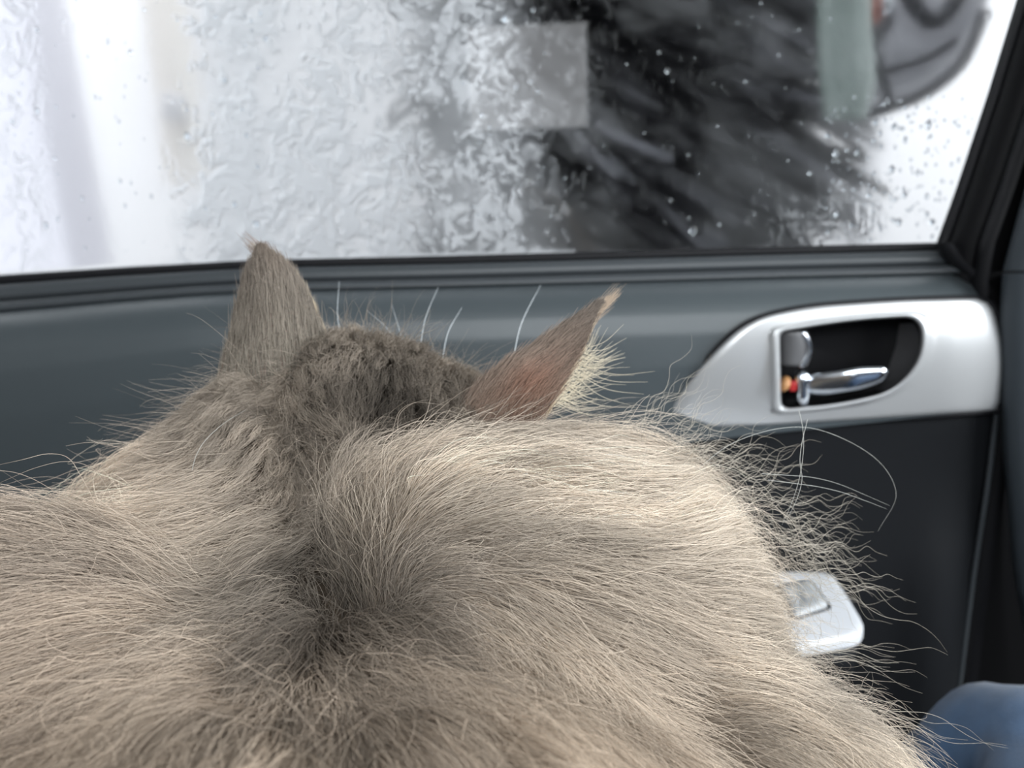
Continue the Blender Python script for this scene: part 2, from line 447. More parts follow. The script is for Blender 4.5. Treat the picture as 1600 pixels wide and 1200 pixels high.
# ------------------------------------------------------------------ cat: body field
def ell(c, r, yaw=0.0, roll=0.0):
    cy, sy = math.cos(yaw), math.sin(yaw); cr, sr = math.cos(roll), math.sin(roll)
    A = np.array([[cy, sy, 0], [-sy, cy, 0], [0, 0, 1]]); B = np.array([[cr, 0, -sr], [0, 1, 0], [sr, 0, cr]])
    return ('e', np.array(c, float), np.array(r, float), B@A)
def cap(a, b, ra, rb): return ('c', np.array(a, float), np.array(b, float), ra, rb)
HC = P3(568, 690, .385)                       # head centre
PRIMS = [
    (ell((-0.055, 0.13, -0.235), (.12, .19, .095)), .03),          # trunk
    (ell((0.010, 0.294, -0.184), (.080, .060, .054), roll=.38), .03),          # right shoulder and mane
    (ell((-0.180, 0.250, -0.213), (.11, .075, .080), roll=-.05), .03),         # left shoulder
    (ell((0.060, 0.232, -0.240), (.056, .055, .052)), .025),             # right haunch
    (ell((-0.15, 0.06, -0.25), (.11, .14, .10)), .03),             # left haunch
    (ell(P3(410, 815, .362), (.055, .045, .040)), .03),       # left side of the ruff
    (ell(HC+np.array([0, 0, -.003]), (.060, .052, .041), roll=.28), .02),   # skull
    (ell(HC+np.array([0.0, .045, -.018]), (.028, .03, .022)), .015),        # muzzle
    (ell(HC+np.array([-.050, -.002, -.020]), (.034, .032, .028)), .02),        # cheek ruffs
    (ell(HC+np.array([.045, -.002, -.026]), (.034, .032, .028)), .02),
    (cap(HC+np.array([0, -.02, -.03]), (-0.035, 0.27, -0.215), .045, .072), .03),   # neck
    (cap((0.01, 0.32, -0.30), (0.02, 0.36, -0.44), .032, .018), .02),       # front legs
    (cap((-0.09, 0.32, -0.30), (-0.10, 0.36, -0.44), .032, .018), .02),
    (cap((0.02, 0.355, -0.445), (0.02, 0.385, -0.45), .02, .017), .01),
    (cap((-0.10, 0.355, -0.445), (-0.10, 0.385, -0.45), .02, .017), .01),
    (cap((0.075, 0.03, -0.34), (0.085, 0.10, -0.43), .05, .028), .02),      # hind legs, folded
    (cap((-0.15, 0.03, -0.34), (-0.16, 0.10, -0.43), .05, .028), .02),
    (cap((0.085, 0.03, -0.44), (0.085, 0.14, -0.45), .022, .018), .01),
    (cap((-0.16, 0.03, -0.44), (-0.16, 0.14, -0.45), .022, .018), .01),
    (cap((-0.03, -0.05, -0.30), (0.10, -0.13, -0.43), .03, .018), .02),    # tail
]
def prim_d(p, P):
    if p[0] == 'e':
        q = (P-p[1])@p[3].T; k0 = np.linalg.norm(q/p[2], axis=-1); k1 = np.linalg.norm(q/(p[2]**2), axis=-1)
        return k0*(k0-1)/np.maximum(k1, 1e-9)
    a, b, ra, rb = p[1:]; ab = b-a; h = np.clip(((P-a)@ab)/(ab@ab), 0, 1)
    return np.linalg.norm(P-a-h[..., None]*ab, axis=-1)-(ra+(rb-ra)*h)
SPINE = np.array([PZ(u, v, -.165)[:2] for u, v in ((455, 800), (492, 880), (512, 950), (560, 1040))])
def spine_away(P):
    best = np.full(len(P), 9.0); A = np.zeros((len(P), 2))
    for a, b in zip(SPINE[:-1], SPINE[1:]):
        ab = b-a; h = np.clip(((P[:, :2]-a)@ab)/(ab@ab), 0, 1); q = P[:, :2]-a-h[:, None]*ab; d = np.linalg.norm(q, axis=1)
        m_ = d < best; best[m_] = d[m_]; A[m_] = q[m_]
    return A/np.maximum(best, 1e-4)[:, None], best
def sdf(P):
    d = prim_d(PRIMS[0][0], P)
    for p, k in PRIMS[1:]:
        e = prim_d(p, P); h = np.clip(0.5+0.5*(e-d)/k, 0, 1)
        d = e*(1-h)+d*h-k*h*(1-h)
    Q = np.asarray(P).reshape(-1, 3); near_ = (np.abs(Q[:, 0]+.06) < .12) & (Q[:, 1] > .08) & (Q[:, 1] < .40) & (Q[:, 2] > -.22)
    if near_.any():                                     # the coat parts along a shallow furrow
        add = np.zeros(len(Q)); add[near_] = .011*np.exp(-(spine_away(Q[near_])[1]/.011)**2)*smooth(Q[near_, 2], -.22, -.19)
        d = d+add.reshape(np.shape(d))
    return d
def grad(P, e=1e-3):
    k = np.array([[1, -1, -1], [-1, -1, 1], [-1, 1, -1], [1, 1, 1]], float)
    g = sum(k[i]*sdf(P+k[i]*e)[..., None] for i in range(4))
    return g/np.maximum(np.linalg.norm(g, axis=-1, keepdims=True), 1e-9)
def surface_nets(lo, hi, h):
    n = [int((hi[i]-lo[i])/h)+1 for i in range(3)]
    ax = [lo[i]+h*np.arange(n[i]) for i in range(3)]
    G = np.empty(n)
    for i in range(n[0]):
        Y, Z = np.meshgrid(ax[1], ax[2], indexing='ij')
        G[i] = sdf(np.stack([np.full_like(Y, ax[0][i]), Y, Z], -1))
    S = G < 0
    cs = np.zeros([m-1 for m in n], int); acc = np.zeros([m-1 for m in n]+[3]); cnt = np.zeros([m-1 for m in n])
    def sl(o): return tuple(slice(o[i], n[i]-1+o[i]) for i in range(3))
    cor = [(a, b, c) for a in (0, 1) for b in (0, 1) for c in (0, 1)]
    for o in cor: cs += S[sl(o)]
    act = (cs > 0) & (cs < 8)
    for o in cor:
        for k in range(3):
            if o[k] == 0:
                o2 = list(o); o2[k] = 1
                a, b = G[sl(o)], G[sl(o2)]; x = (a < 0) != (b < 0)
                t = np.where(x, a/np.where(x, a-b, 1), 0)
                for j in range(3): acc[..., j] += np.where(x, (t if j == k else o[j]), 0)
                cnt += x
    idx = np.full(act.shape, -1); A = np.argwhere(act); idx[act] = np.arange(len(A))
    V = np.array(lo)+h*(A+acc[act]/cnt[act][:, None])
    F = []
    for k in range(3):
        u, v = (k+1) % 3, (k+2) % 3
        s0 = [slice(1, n[i]-1) for i in range(3)]; s0[k] = slice(0, n[k]-1)
        s1 = list(s0); s1[k] = slice(1, n[k])
        x = S[tuple(s0)] != S[tuple(s1)]; E = np.argwhere(x)+np.array([0 if i == k else 1 for i in range(3)])
        ins = S[tuple(E.T)]
        du = np.zeros(3, int); du[u] = 1; dv = np.zeros(3, int); dv[v] = 1
        q = np.stack([idx[tuple((E-du-dv).T)], idx[tuple((E-dv).T)], idx[tuple(E.T)], idx[tuple((E-du).T)]], 1)
        q[~ins] = q[~ins][:, ::-1]
        F.append(q)
    return V, np.vstack(F)
BV, BF = surface_nets((-.33, -.18, -.475), (.20, .50, -.06), .0045)
for _ in range(2): BV = BV-(sdf(BV))[:, None]*grad(BV)

# ------------------------------------------------------------------ coat colours (with shade painted in at the parting and nape)
def head_w(P):
    q = (P-(HC+np.array([0, .0, 0])))/np.array([.085, .08, .075]); return 1-smooth(np.linalg.norm(q, axis=-1), .75, 1.05)
def locks(P, ka, kd, seed):       # noise drawn out along the lie of the coat
    c_ = SPINE.mean(0); th = np.arctan2(P[:, 1]-c_[1], P[:, 0]-c_[0]); r_ = np.hypot(P[:, 1]-c_[1], P[:, 0]-c_[0])
    wv = fbm(P[:, 0]*14+30, P[:, 1]*14+60, seed+5, 3)-.5
    return fbm((th+3.2+wv*.9)*ka, r_*kd+10, seed, 4)
def coat(P):
    """returns tip colour, root colour (linear)"""
    n = len(P); hw = head_w(P)[:, None]
    a = fbm(P[:, 0]*22+50, P[:, 1]*14+30, 3)[:, None]; b = fbm(P[:, 0]*60+9, P[:, 1]*30+80, 8)[:, None]
    body = np.array([.72, .62, .51])*(0.80+.45*a)+np.array([.05, .03, .0])*(b-.5)
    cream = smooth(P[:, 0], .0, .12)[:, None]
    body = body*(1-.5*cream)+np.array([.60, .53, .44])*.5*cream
    headc = np.array([.42, .355, .29])*(0.30+1.5*b)
    q = P-HC; 
    q = P-P3(622, 655, .350)
    nape = np.exp(-(q[:, 0]/.034)**2-(q[:, 1]/.023)**2)[:, None]
    headc = headc*(1-.78*nape)  # neck-fold shade painted into the head colour
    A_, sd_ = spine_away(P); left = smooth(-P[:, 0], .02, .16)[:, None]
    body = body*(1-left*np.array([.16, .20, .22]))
    tail = smooth(-P[:, 1], -.285, -.19)[:, None]*(1-.55*cream); body = body*(1-tail*np.array([.26, .30, .33]))  # darker and browner towards the tail
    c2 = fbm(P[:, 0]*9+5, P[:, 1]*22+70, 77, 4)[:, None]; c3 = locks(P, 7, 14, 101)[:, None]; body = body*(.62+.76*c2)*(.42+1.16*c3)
    part_shade = np.exp(-(sd_/.014)**2)[:, None]; body = body*(1-.72*part_shade)  # shade of the parting painted into the coat colour
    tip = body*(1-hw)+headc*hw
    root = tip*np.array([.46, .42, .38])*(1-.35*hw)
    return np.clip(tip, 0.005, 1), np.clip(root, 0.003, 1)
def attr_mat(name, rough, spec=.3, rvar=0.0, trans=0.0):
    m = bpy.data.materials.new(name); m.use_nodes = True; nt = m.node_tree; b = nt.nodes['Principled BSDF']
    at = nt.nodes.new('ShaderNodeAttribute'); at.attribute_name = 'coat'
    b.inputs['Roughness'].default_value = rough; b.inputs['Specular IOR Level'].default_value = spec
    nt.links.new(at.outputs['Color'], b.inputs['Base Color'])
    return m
def set_coat(me, col, dom='POINT'):
    at = me.attributes.new('coat', 'FLOAT_COLOR', dom)
    at.data.foreach_set('color', np.hstack([col, np.ones((len(col), 1))]).astype(np.float32).ravel())

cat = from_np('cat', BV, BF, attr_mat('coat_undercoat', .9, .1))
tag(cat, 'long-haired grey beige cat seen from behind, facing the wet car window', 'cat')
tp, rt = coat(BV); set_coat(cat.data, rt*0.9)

# ------------------------------------------------------------------ ears
def ear(name, left_uvd, right_uvd, bulge, m):
    """edges run base -> tip; bulge pushes the back of the cup towards its convex side"""
    L = catmull([P3(*p) for p in left_uvd], 22); Rr = catmull([P3(*p) for p in right_uvd], 22)
    V = []; ns = 15
    nrm = np.cross(Rr[0]-L[0], L[-1]-L[0]); nrm /= np.linalg.norm(nrm)
    if nrm@(-L[0]) < 0: nrm = -nrm
    outer = []; inner = []
    for i in range(22):
        t = i/21; wd = np.linalg.norm(Rr[i]-L[i])
        ro = []; ri = []
        for k in range(ns):
            s = k/(ns-1)*2-1; b = bulge*(1-s*s)*min(1, wd/.03)*(1-.35*t)
            p = L[i]+(Rr[i]-L[i])*(s+1)/2+nrm*b
            th = .0012*(1-abs(s)**3)+.0002
            ro.append(p+nrm*th); ri.append(p-nrm*th)
        outer.append(ro); inner.append(ri)
    o = np.array(outer); i_ = np.array(inner)
    V = np.concatenate([o, i_[:, ::-1]], 1).reshape(-1, 3)
    f = grid_faces(22, 2*ns, True)
    f += [(21*2*ns+k, 21*2*ns+(k+1), 21*2*ns+2*ns-2-k, 21*2*ns+2*ns-1-k) for k in range(ns-1)]
    return o, i_, V, f, nrm
em = mat('ear_skin', (0.30, 0.19, 0.155), 0.6, var=.2, vscale=60)
earL = ear('ear', [(318, 660, .372), (345, 570, .371), (366, 490, .372), (382, 430, .374), (404, 394, .376)],
           [(560, 640, .388), (520, 550, .384), (488, 475, .380), (455, 422, .378), (412, 392, .376)], .018, em)
earR = ear('ear', [(690, 660, .378), (765, 592, .370), (840, 540, .362), (900, 500, .357), (934, 478, .354)],
           [(820, 720, .354), (848, 660, .350), (880, 600, .350), (908, 548, .351), (935, 486, .354)], .016, em)
ear_objs = []
for E in (earL, earR):
    e = from_np('ear', E[2], E[3], em, None); e.parent = cat; ear_objs.append(e)

# ------------------------------------------------------------------ face (turned away from the camera)
def blob(name, c, r, m, n=16):
    bm = bmesh.new(); bmesh.ops.create_uvsphere(bm, u_segments=n, v_segments=n//2+2, radius=1)
    for v in bm.verts: v.co = Vector(c)+Vector((v.co.x*r[0], v.co.y*r[1], v.co.z*r[2]))
    me = bpy.data.meshes.new(name); bm.to_mesh(me); bm.free(); me.polygons.foreach_set('use_smooth', [True]*len(me.polygons))
    return link(name, me, m, cat)
for s in (-1, 1): blob('eye', HC+np.array([s*.021, .043, .004]), (.0085, .007, .0085), mat('eye_amber', (.35, .25, .05), .08, coat=1))
blob('nose', HC+np.array([0, .076, -.012]), (.006, .004, .004), mat('nose_pink', (.35, .15, .13), .4))

# ------------------------------------------------------------------ fur
def make_curves(name, P, rad, col, m, parent):
    """P (n, k, 3)"""
    n, k = P.shape[:2]
    cu = bpy.data.hair_curves.new(name); cu.add_curves([k]*n)
    at = cu.attributes.get('position') or cu.attributes.new('position', 'FLOAT_VECTOR', 'POINT')
    at.data.foreach_set('vector', P.astype(np.float32).ravel())
    ra = cu.attributes.get('radius') or cu.attributes.new('radius', 'FLOAT', 'POINT')
    ra.data.foreach_set('value', np.broadcast_to(rad, (n, k)).astype(np.float32).ravel())
    ca = cu.attributes.new('coat', 'FLOAT_COLOR', 'POINT')
    ca.data.foreach_set('color', np.concatenate([col, np.ones((n, k, 1))], -1).astype(np.float32).ravel())
    return link(name, cu, m, parent)
T0 = BV[BF]; ar1 = np.linalg.norm(np.cross(T0[:, 1]-T0[:, 0], T0[:, 2]-T0[:, 0]), axis=1)
fc = T0.mean(1); fn = grad(fc)
fu, fv, fz = project(fc)
vis = (np.einsum('ij,ij->i', fn, -fc/np.linalg.norm(fc, axis=1, keepdims=True)) > -.45) & (fz > .05) & (fu > -260) & (fu < 1850) & (fv < 1420)
def flow(P, N):
    A, d = spine_away(P); hw = head_w(P)
    t = np.zeros_like(P); t[:, :2] = A
    lower = smooth(-P[:, 1], -.24, -.12)                # towards the tail the coat runs backwards
    t[:, 1] -= (.40+.75*smooth(-P[:, 0], .06, .13))*lower
    t[:, 2] -= .35
    # head: coat runs from the brow back to the nape
    th = P-(HC+np.array([0, .08, .0])); th[:, 0] *= .9; th[:, 1] = -np.abs(th[:, 1])
    th /= np.linalg.norm(th, axis=1, keepdims=True)
    t = t*(1-hw[:, None])+th*hw[:, None]*1.2
    # neighbouring locks drift in direction
    a = (fbm(P[:, 0]*18+20, P[:, 1]*18+40, 21, 3)-.5)*2.2
    c_, s_ = np.cos(a), np.sin(a)
    x = t[:, 0]*c_-t[:, 1]*s_; y = t[:, 0]*s_+t[:, 1]*c_; t[:, 0] = x; t[:, 1] = y
    t -= N*np.einsum('ij,ij->i', t, N)[:, None]
    return t/np.maximum(np.linalg.norm(t, axis=1, keepdims=True), 1e-6)
def sample(n, dens):
    pr = ar1*dens; pr = pr/pr.sum(); f = RNG.choice(len(BF), n, p=pr)
    a, b = RNG.random(n), RNG.random(n)
    q = BV[BF[f]]; P = (q[:, 0]*(1-a)[:, None]+q[:, 1]*a[:, None])*(1-b)[:, None]+(q[:, 3]*(1-a)[:, None]+q[:, 2]*a[:, None])*b[:, None]
    return P
def grow(P, length, lift, K, curve=None):
    """integrate strands over the body field"""
    n = len(P); out = np.empty((n, K, 3)); p = P.copy(); out[:, 0] = p; N0 = grad(p); t = flow(p, N0)
    for k in range(1, K):
        s = (k-1)/(K-1); N = grad(p) if k % 2 == 1 else N
        t = t*.6+flow(p, N)*.4; t -= N*np.einsum('ij,ij->i', t, N)[:, None]; t /= np.linalg.norm(t, axis=1, keepdims=True)
        el = lift*(1-s)**1.3+.05-.22*s
        d = t*np.cos(el)[:, None]+N*np.sin(el)[:, None]
        p = p+d*(length/(K-1))[:, None]; out[:, k] = p
    return out
dz = fz/.3
dens = np.where(vis, np.clip(1/np.maximum(dz, .35)**2, .3, 4), .10)
dens = dens*(1+1.8*head_w(fc))
K = 10
NH, NC, NB = 240000, 6500, 900
roots = sample(NH, dens); cr = sample(NC, dens)
kd = kdtree.KDTree(NC)
for i, p in enumerate(cr): kd.insert(p, i)
kd.balance()
near = np.array([kd.find(p)[1] for p in roots])
def lengths(P, r):
    hw = head_w(P); A, d = spine_away(P)
    L = (.036+.030*smooth(d, .01, .10)*(1-.75*smooth(P[:, 0], .02, .07)))*(.60+.8*r)
    return L*(1-hw)+.018*(.55+.9*r)*hw
def lifts(P, r):
    hw = head_w(P); return (.36+.35*(r-.5)+1.1*(locks(P, 10, 22, 131)-.5))*(1-hw)+(1.0+.6*(r-.5))*hw
rc = RNG.random(NC)
guide = grow(cr, lengths(cr, rc), lifts(cr, RNG.random(NC)), K)
rh = RNG.random(NH)
br = sample(NB, dens); kb = kdtree.KDTree(NB)
for i, p in enumerate(br): kb.insert(p, i)
kb.balance()
bnear = np.array([kb.find(p)[1] for p in cr])
bguide = grow(br, lengths(br, RNG.random(NB))*1.1, lifts(br, RNG.random(NB)), K)
sg = np.linspace(0, 1, K)[None, :, None]; bw = (.75*RNG.random(NB)[bnear])[:, None, None]*sg**1.2
guide = guide*(1-bw)+(bguide[bnear]+(cr-br[bnear])[:, None, :]*(1-.55*sg))*bw
btone = RNG.normal(1, .10, NB)[bnear]; ctone = (RNG.normal(1, .13, NC)*btone)[near]
own = grow(roots, lengths(roots, rh*.6+.4*rc[near]), lifts(roots, RNG.random(NH)), K)
s = np.linspace(0, 1, K)[None, :, None]
clump = (.30+.62*RNG.random(NC)[near])[:, None, None]
hwr = head_w(roots)[:, None, None]
clump = np.minimum(clump*(1+.15*hwr), .95)
wgt = clump*s**1.1
tgt = guide[near]+(roots-cr[near])[:, None, :]*(1-.75*s)
P = own*(1-wgt)+tgt*wgt
# frizz: smooth random bends that grow along the strand
ph = RNG.random((NH, 1, 3))*6.28; fr_ = RNG.uniform(1.2, 3.2, (NH, 1, 3)); am = (RNG.gamma(1.6, .0014, (NH, 1, 1)))*(1-.6*hwr)
P = P+am*(np.sin(s*fr_*6.28*.55+ph)-np.sin(ph))*s
# flyaways
fly = (RNG.random(NH) < np.where(roots[:, 0] > .05, .075, .03))[:, None, None]
P = P+fly*s**1.5*(grad(roots)[:, None, :]*.010+RNG.normal(0, .006, (NH, 1, 3)))
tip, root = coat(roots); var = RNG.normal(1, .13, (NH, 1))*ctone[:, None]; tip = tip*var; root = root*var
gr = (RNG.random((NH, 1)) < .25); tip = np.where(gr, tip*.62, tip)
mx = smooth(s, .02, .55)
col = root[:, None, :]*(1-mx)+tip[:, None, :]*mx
rad = (.000082*(1-.75*np.linspace(0, 1, K)**1.5))[None, :]*np.where(hwr[..., 0] > .5, .9, 1)
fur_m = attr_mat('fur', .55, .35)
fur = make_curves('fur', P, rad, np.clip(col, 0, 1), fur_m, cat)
tag(fur, 'long grey beige fur parted along the spine', kind='stuff')

# fur on the ears
def ear_fur(E, n, outer=True):
    o = E[0] if outer else E[1]; nr, ns = o.shape[:2]
    i = RNG.random(n)**.9*(nr-1.01); k = RNG.random(n)*(ns-1.01); i0 = i.astype(int); k0 = k.astype(int); fi = (i-i0)[:, None]; fk = (k-k0)[:, None]
    p = (o[i0, k0]*(1-fk)+o[i0, k0+1]*fk)*(1-fi)+(o[i0+1, k0]*(1-fk)+o[i0+1, k0+1]*fk)*fi
    t = o[np.minimum(i0+1, nr-1), k0]-o[i0, k0]; t = t/np.linalg.norm(t, axis=1, keepdims=True)
    side = (k/(ns-1)*2-1)[:, None]; wdir = (o[i0, -1]-o[i0, 0]); wdir /= np.maximum(np.linalg.norm(wdir, axis=1, keepdims=True), 1e-6)
    L = .0075*(.6+.8*RNG.random(n))*(1+.6*(1-i/(nr-1)))*np.clip((1-i/(nr-1))*4+.35, .3, 1)
    nn = E[4]*(1 if outer else -1)
    d = t+nn*.25+wdir*side*(.12*(1-i[:, None]/(nr-1)))+RNG.normal(0, .10, (n, 3)); d /= np.linalg.norm(d, axis=1, keepdims=True)
    KK = 5; ss = np.linspace(0, 1, KK)[None, :, None]
    P = p[:, None, :]+d[:, None, :]*L[:, None, None]*ss-nn*(ss**2*L[:, None, None]*.12)
    return P, i/(nr-1), k/(ns-1)
ear_cols = (((.28, .25, .205), (.175, .135, .11)), ((.26, .175, .13), (.17, .135, .11)))
for E, eo, (cA, cB) in zip((earL, earR), ear_objs, ear_cols):
    P, a, b = ear_fur(E, 7500)
    base = np.array(cA)*(1-a[:, None])+np.array(cB)*a[:, None]
    if E is earR: base = base*smooth(a+b*.6, -.2, .35)[:, None]*(1-.0)+np.array([.10, .10, .09])*(1-b[:, None])*.9; base = base*(1-.35*smooth(a, .45, .9)[:, None])+np.array([.06, .0, -.01])*np.exp(-((a-.3)/.15)**2-((b-.72)/.2)**2)[:, None]
    base = base*RNG.normal(1, .18, (len(a), 1))*(.85+.5*fbm(a*5+3, b*9+4, 5))[:, None]
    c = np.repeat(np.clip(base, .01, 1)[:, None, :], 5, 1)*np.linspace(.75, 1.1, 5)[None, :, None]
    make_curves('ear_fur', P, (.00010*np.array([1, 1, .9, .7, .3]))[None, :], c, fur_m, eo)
    # pale rim hairs along the right edge
    o = E[0][:, -1]; n = 900; i = RNG.random(n)*20; i0 = i.astype(int); p = o[i0]+(o[i0+1]-o[i0])*(i-i0)[:, None]
    t = o[i0+1]-o[i0]; t /= np.linalg.norm(t, axis=1, keepdims=True)
    d = t+RNG.normal(0, .08, (n, 3)); L = .006*(.6+RNG.random(n))
    ss = np.linspace(0, 1, 4)[None, :, None]; P = p[:, None, :]+d[:, None, :]*L[:, None, None]*ss
    c = np.broadcast_to(np.array([.62, .52, .38]), (n, 4, 3))*RNG.normal(1, .1, (n, 1, 1))
    make_curves('rim_fur', P, (.00011*np.array([1, .9, .7, .3]))[None, :], c, fur_m, eo)

def strands(name, specs, m, parent, col, rad, n=16):
    """single hairs drawn as curves through (u, v, depth) way-points"""
    P = np.array([catmull([P3(*q) for q in sp], n) for sp in specs])
    c = np.broadcast_to(np.array(col), (len(specs), n, 3))*RNG.normal(1, .08, (len(specs), 1, 1))
    return make_curves(name, P, (rad*(1-.7*np.linspace(0, 1, n)**2))[None, :], c, m, parent)
# tufts inside and at the tip of the ears
tf = []
for i in range(150):
    t = RNG.random(); a = P3(1, 1, 1)
    u0 = np.interp(t, [0, 1], [908, 858]); v0 = np.interp(t, [0, 1], [545, 645])
    g = RNG.integers(0, 5); ang = [-.75, -.45, -.1, .2, .4][g]+RNG.normal(0, .10); L = RNG.uniform(25, 85)*(1 if g < 4 else 1.5)
    tf.append([(u0, v0, .351), (u0+L*.5*math.cos(ang), v0+L*.5*math.sin(ang)+4, .352), (u0+L*math.cos(ang-.15), v0+L*math.sin(ang-.15)+2, .354)])
strands('ear_tuft', tf, fur_m, ear_objs[1], (.62, .55, .42), .00010, 8)
tf = []
for i in range(170):
    du, dv = RNG.normal(0, 4, 2); L = RNG.uniform(.35, 1.0)
    tf.append([(918+du, 502+dv, .354), (918+du+22*L, 502+dv-22*L, .354), (918+du*1.2+52*L, 502+dv-52*L+RNG.normal(0, 3), .354)])
strands('ear_tuft', tf, fur_m, ear_objs[1], (.40, .31, .23), .00009, 8)
tf = []
for i in range(60):
    du, dv = RNG.normal(0, 6, 2); L = RNG.uniform(.3, 1.0)
    tf.append([(408+du, 408+dv, .376), (404+du-8*L, 392+dv-8*L, .376), (400+du-22*L, 400+dv-36*L, .376)])
strands('ear_tuft', tf, fur_m, ear_objs[0], (.36, .28, .24), .00008, 8)
# whiskers beyond the brow
wk = [[(640, 580, .40), (628, 530, .42), (612, 475, .43)], [(655, 560, .40), (664, 500, .42), (685, 448, .43)], [(645, 590, .40), (610, 520, .41), (573, 485, .42)],
      [(800, 570, .40), (815, 505, .42), (845, 445, .43)], [(690, 570, .40), (700, 520, .42), (722, 480, .43)], [(545, 560, .41), (528, 500, .42), (530, 440, .43)]]
strands('whiskers', wk, fur_m, cat, (.75, .8, .82), .00015, 14)
# long loose hairs standing off the coat
lh = [[(1262, 655, .33), (1250, 710, .33), (1252, 760, .325), (1228, 815, .32)], [(1248, 640, .33), (1256, 690, .33), (1246, 760, .325), (1222, 820, .32)],
      [(1060, 760, .33), (1150, 690, .34), (1260, 668, .35), (1360, 710, .36), (1400, 770, .36), (1372, 830, .36)],
      [(300, 735, .31), (312, 700, .31), (345, 665, .315), (385, 640, .32)],
      [(1190, 740, .33), (1290, 750, .34), (1390, 790, .35)], [(1200, 750, .33), (1300, 765, .34), (1385, 795, .35)]]
strands('loose_hairs', [catmull(np.array(q), 6) for q in lh], fur_m, cat, (.60, .60, .56), .00007, 40)
# wispy curled fringe along the right flank
fr = []
def wisp(u0, v0, d0, ang, L, amp, dd=.02):
    n = 9; pts = []; a = ang; u, v = u0, v0; w1 = RNG.uniform(0, 6.28); k = RNG.uniform(.8, 2.2)
    for i in range(n):
        t = i/(n-1); pts.append((u, v, d0+dd*t)); a2 = a+amp*math.sin(w1+k*i)+.10*i*(1 if RNG.random() < .5 else .3)*np.sign(ang+.2)*.3
        u += L/n*math.cos(a2); v += L/n*math.sin(a2)
    return pts
for i in range(230):
    t = RNG.random(); e = np.interp
    u0 = e(t, [0, .3, .6, .8, 1], [1000, 1130, 1230, 1270, 1280]); v0 = e(t, [0, .3, .6, .8, 1], [640, 700, 780, 840, 900])
    ang = e(t, [0, .5, 1], [-.45, .1, .5])+RNG.normal(0, .38)
    fr.append(wisp(u0-RNG.uniform(0, 60), v0+RNG.uniform(0, 40), .335, ang, RNG.uniform(60, 190), .55))
for i in range(120):
    t = RNG.random()
    u0 = e(t, [0, .4, 1], [1180, 1300, 1385]); v0 = e(t, [0, .4, 1], [1040, 1070, 1150])
    ang = e(t, [0, 1], [-.35, .1])+RNG.normal(0, .5)
    fr.append(wisp(u0-RNG.uniform(20, 170), v0+RNG.uniform(0, 90), .29, ang, RNG.uniform(50, 170), .5))
for i in range(14): fr.append(wisp(1230+RNG.uniform(-40, 40), 1015+RNG.uniform(-8, 14), .31, RNG.normal(.03, .12), RNG.uniform(140, 270), .25))
for i in range(8): fr.append(wisp(1290+RNG.uniform(-40, 40), 900+RNG.uniform(-8, 24), .32, RNG.normal(.3, .25), RNG.uniform(100, 220), .4))
for i in range(5): fr.append(wisp(1360+RNG.uniform(-20, 10), 1100+RNG.uniform(-8, 24), .30, RNG.normal(.25, .1), RNG.uniform(150, 270), .3))
strands('fringe', fr, fur_m, cat, (.40, .36, .30), .00007, 26)

#==SECTION OUTSIDE==
# ------------------------------------------------------------------ car interior around the camera
box('ceiling', (-1.4, -0.80, .42), (1.15, .77, .46), M['headliner'], bev=.01)['kind'] = 'structure'
box('floor', (-1.4, -0.85, -.86), (1.3, .74, -.82), M['carpet'], bev=.004)['kind'] = 'structure'
wb = box('wall_back', (-1.45, -0.85, -.84), (-1.38, .74, .32), M['headliner'], bev=.004); wb['kind'] = 'structure'
ga = PY(735, 205, 2.29); gb = PY(919, 32, 2.29)          # what the pane mirrors
for nm, lo_, hi_ in (('lower', (-1.4, -.86, -.84), (1.3, -.80, ga[2])), ('upper', (-1.4, -.86, gb[2]), (1.3, -.80, .46)),
                     ('rear', (-1.4, -.86, ga[2]), (ga[0], -.80, gb[2])), ('front', (gb[0], -.86, ga[2]), (1.3, -.80, gb[2]))):
    wo = box('wall_opposite', lo_, hi_, M['lower'], bev=.012); wo['kind'] = 'structure'
wf = box('wall_front', (1.15, -0.85, -.84), (1.25, .74, -.10), M['lower'], bev=.01); wf['kind'] = 'structure'
sw = box('wall_door_skin', (-1.4, .775, -.86), (1.3, .80, -.15), M['lower'], bev=.004); sw['kind'] = 'structure'
sw = box('wall_fender', (.56, .775, -.16), (1.3, .80, .46), M['lower'], bev=.004); sw['kind'] = 'structure'
sw = box('wall_rear_quarter', (-1.4, .775, -.16), (-.72, .80, .46), M['lower'], bev=.004); sw['kind'] = 'structure'
sw = box('trim_3', (-1.4, .725, .265), (1.3, .775, .43), M['cup'], bev=.012); sw['kind'] = 'structure'
seat = empty('rear_bench', 'dark fabric car seat cushion under the cat', 'seat', (-.1, .1, -.62))
box('seat_cushion', (-.75, -.5, -.66), (.20, .60, -.468), M['seat'], seat, bev=.04, seg=5)
box('seat_base', (-.70, -.45, -.83), (.17, .52, -.64), M['carpet'], seat, bev=.02)

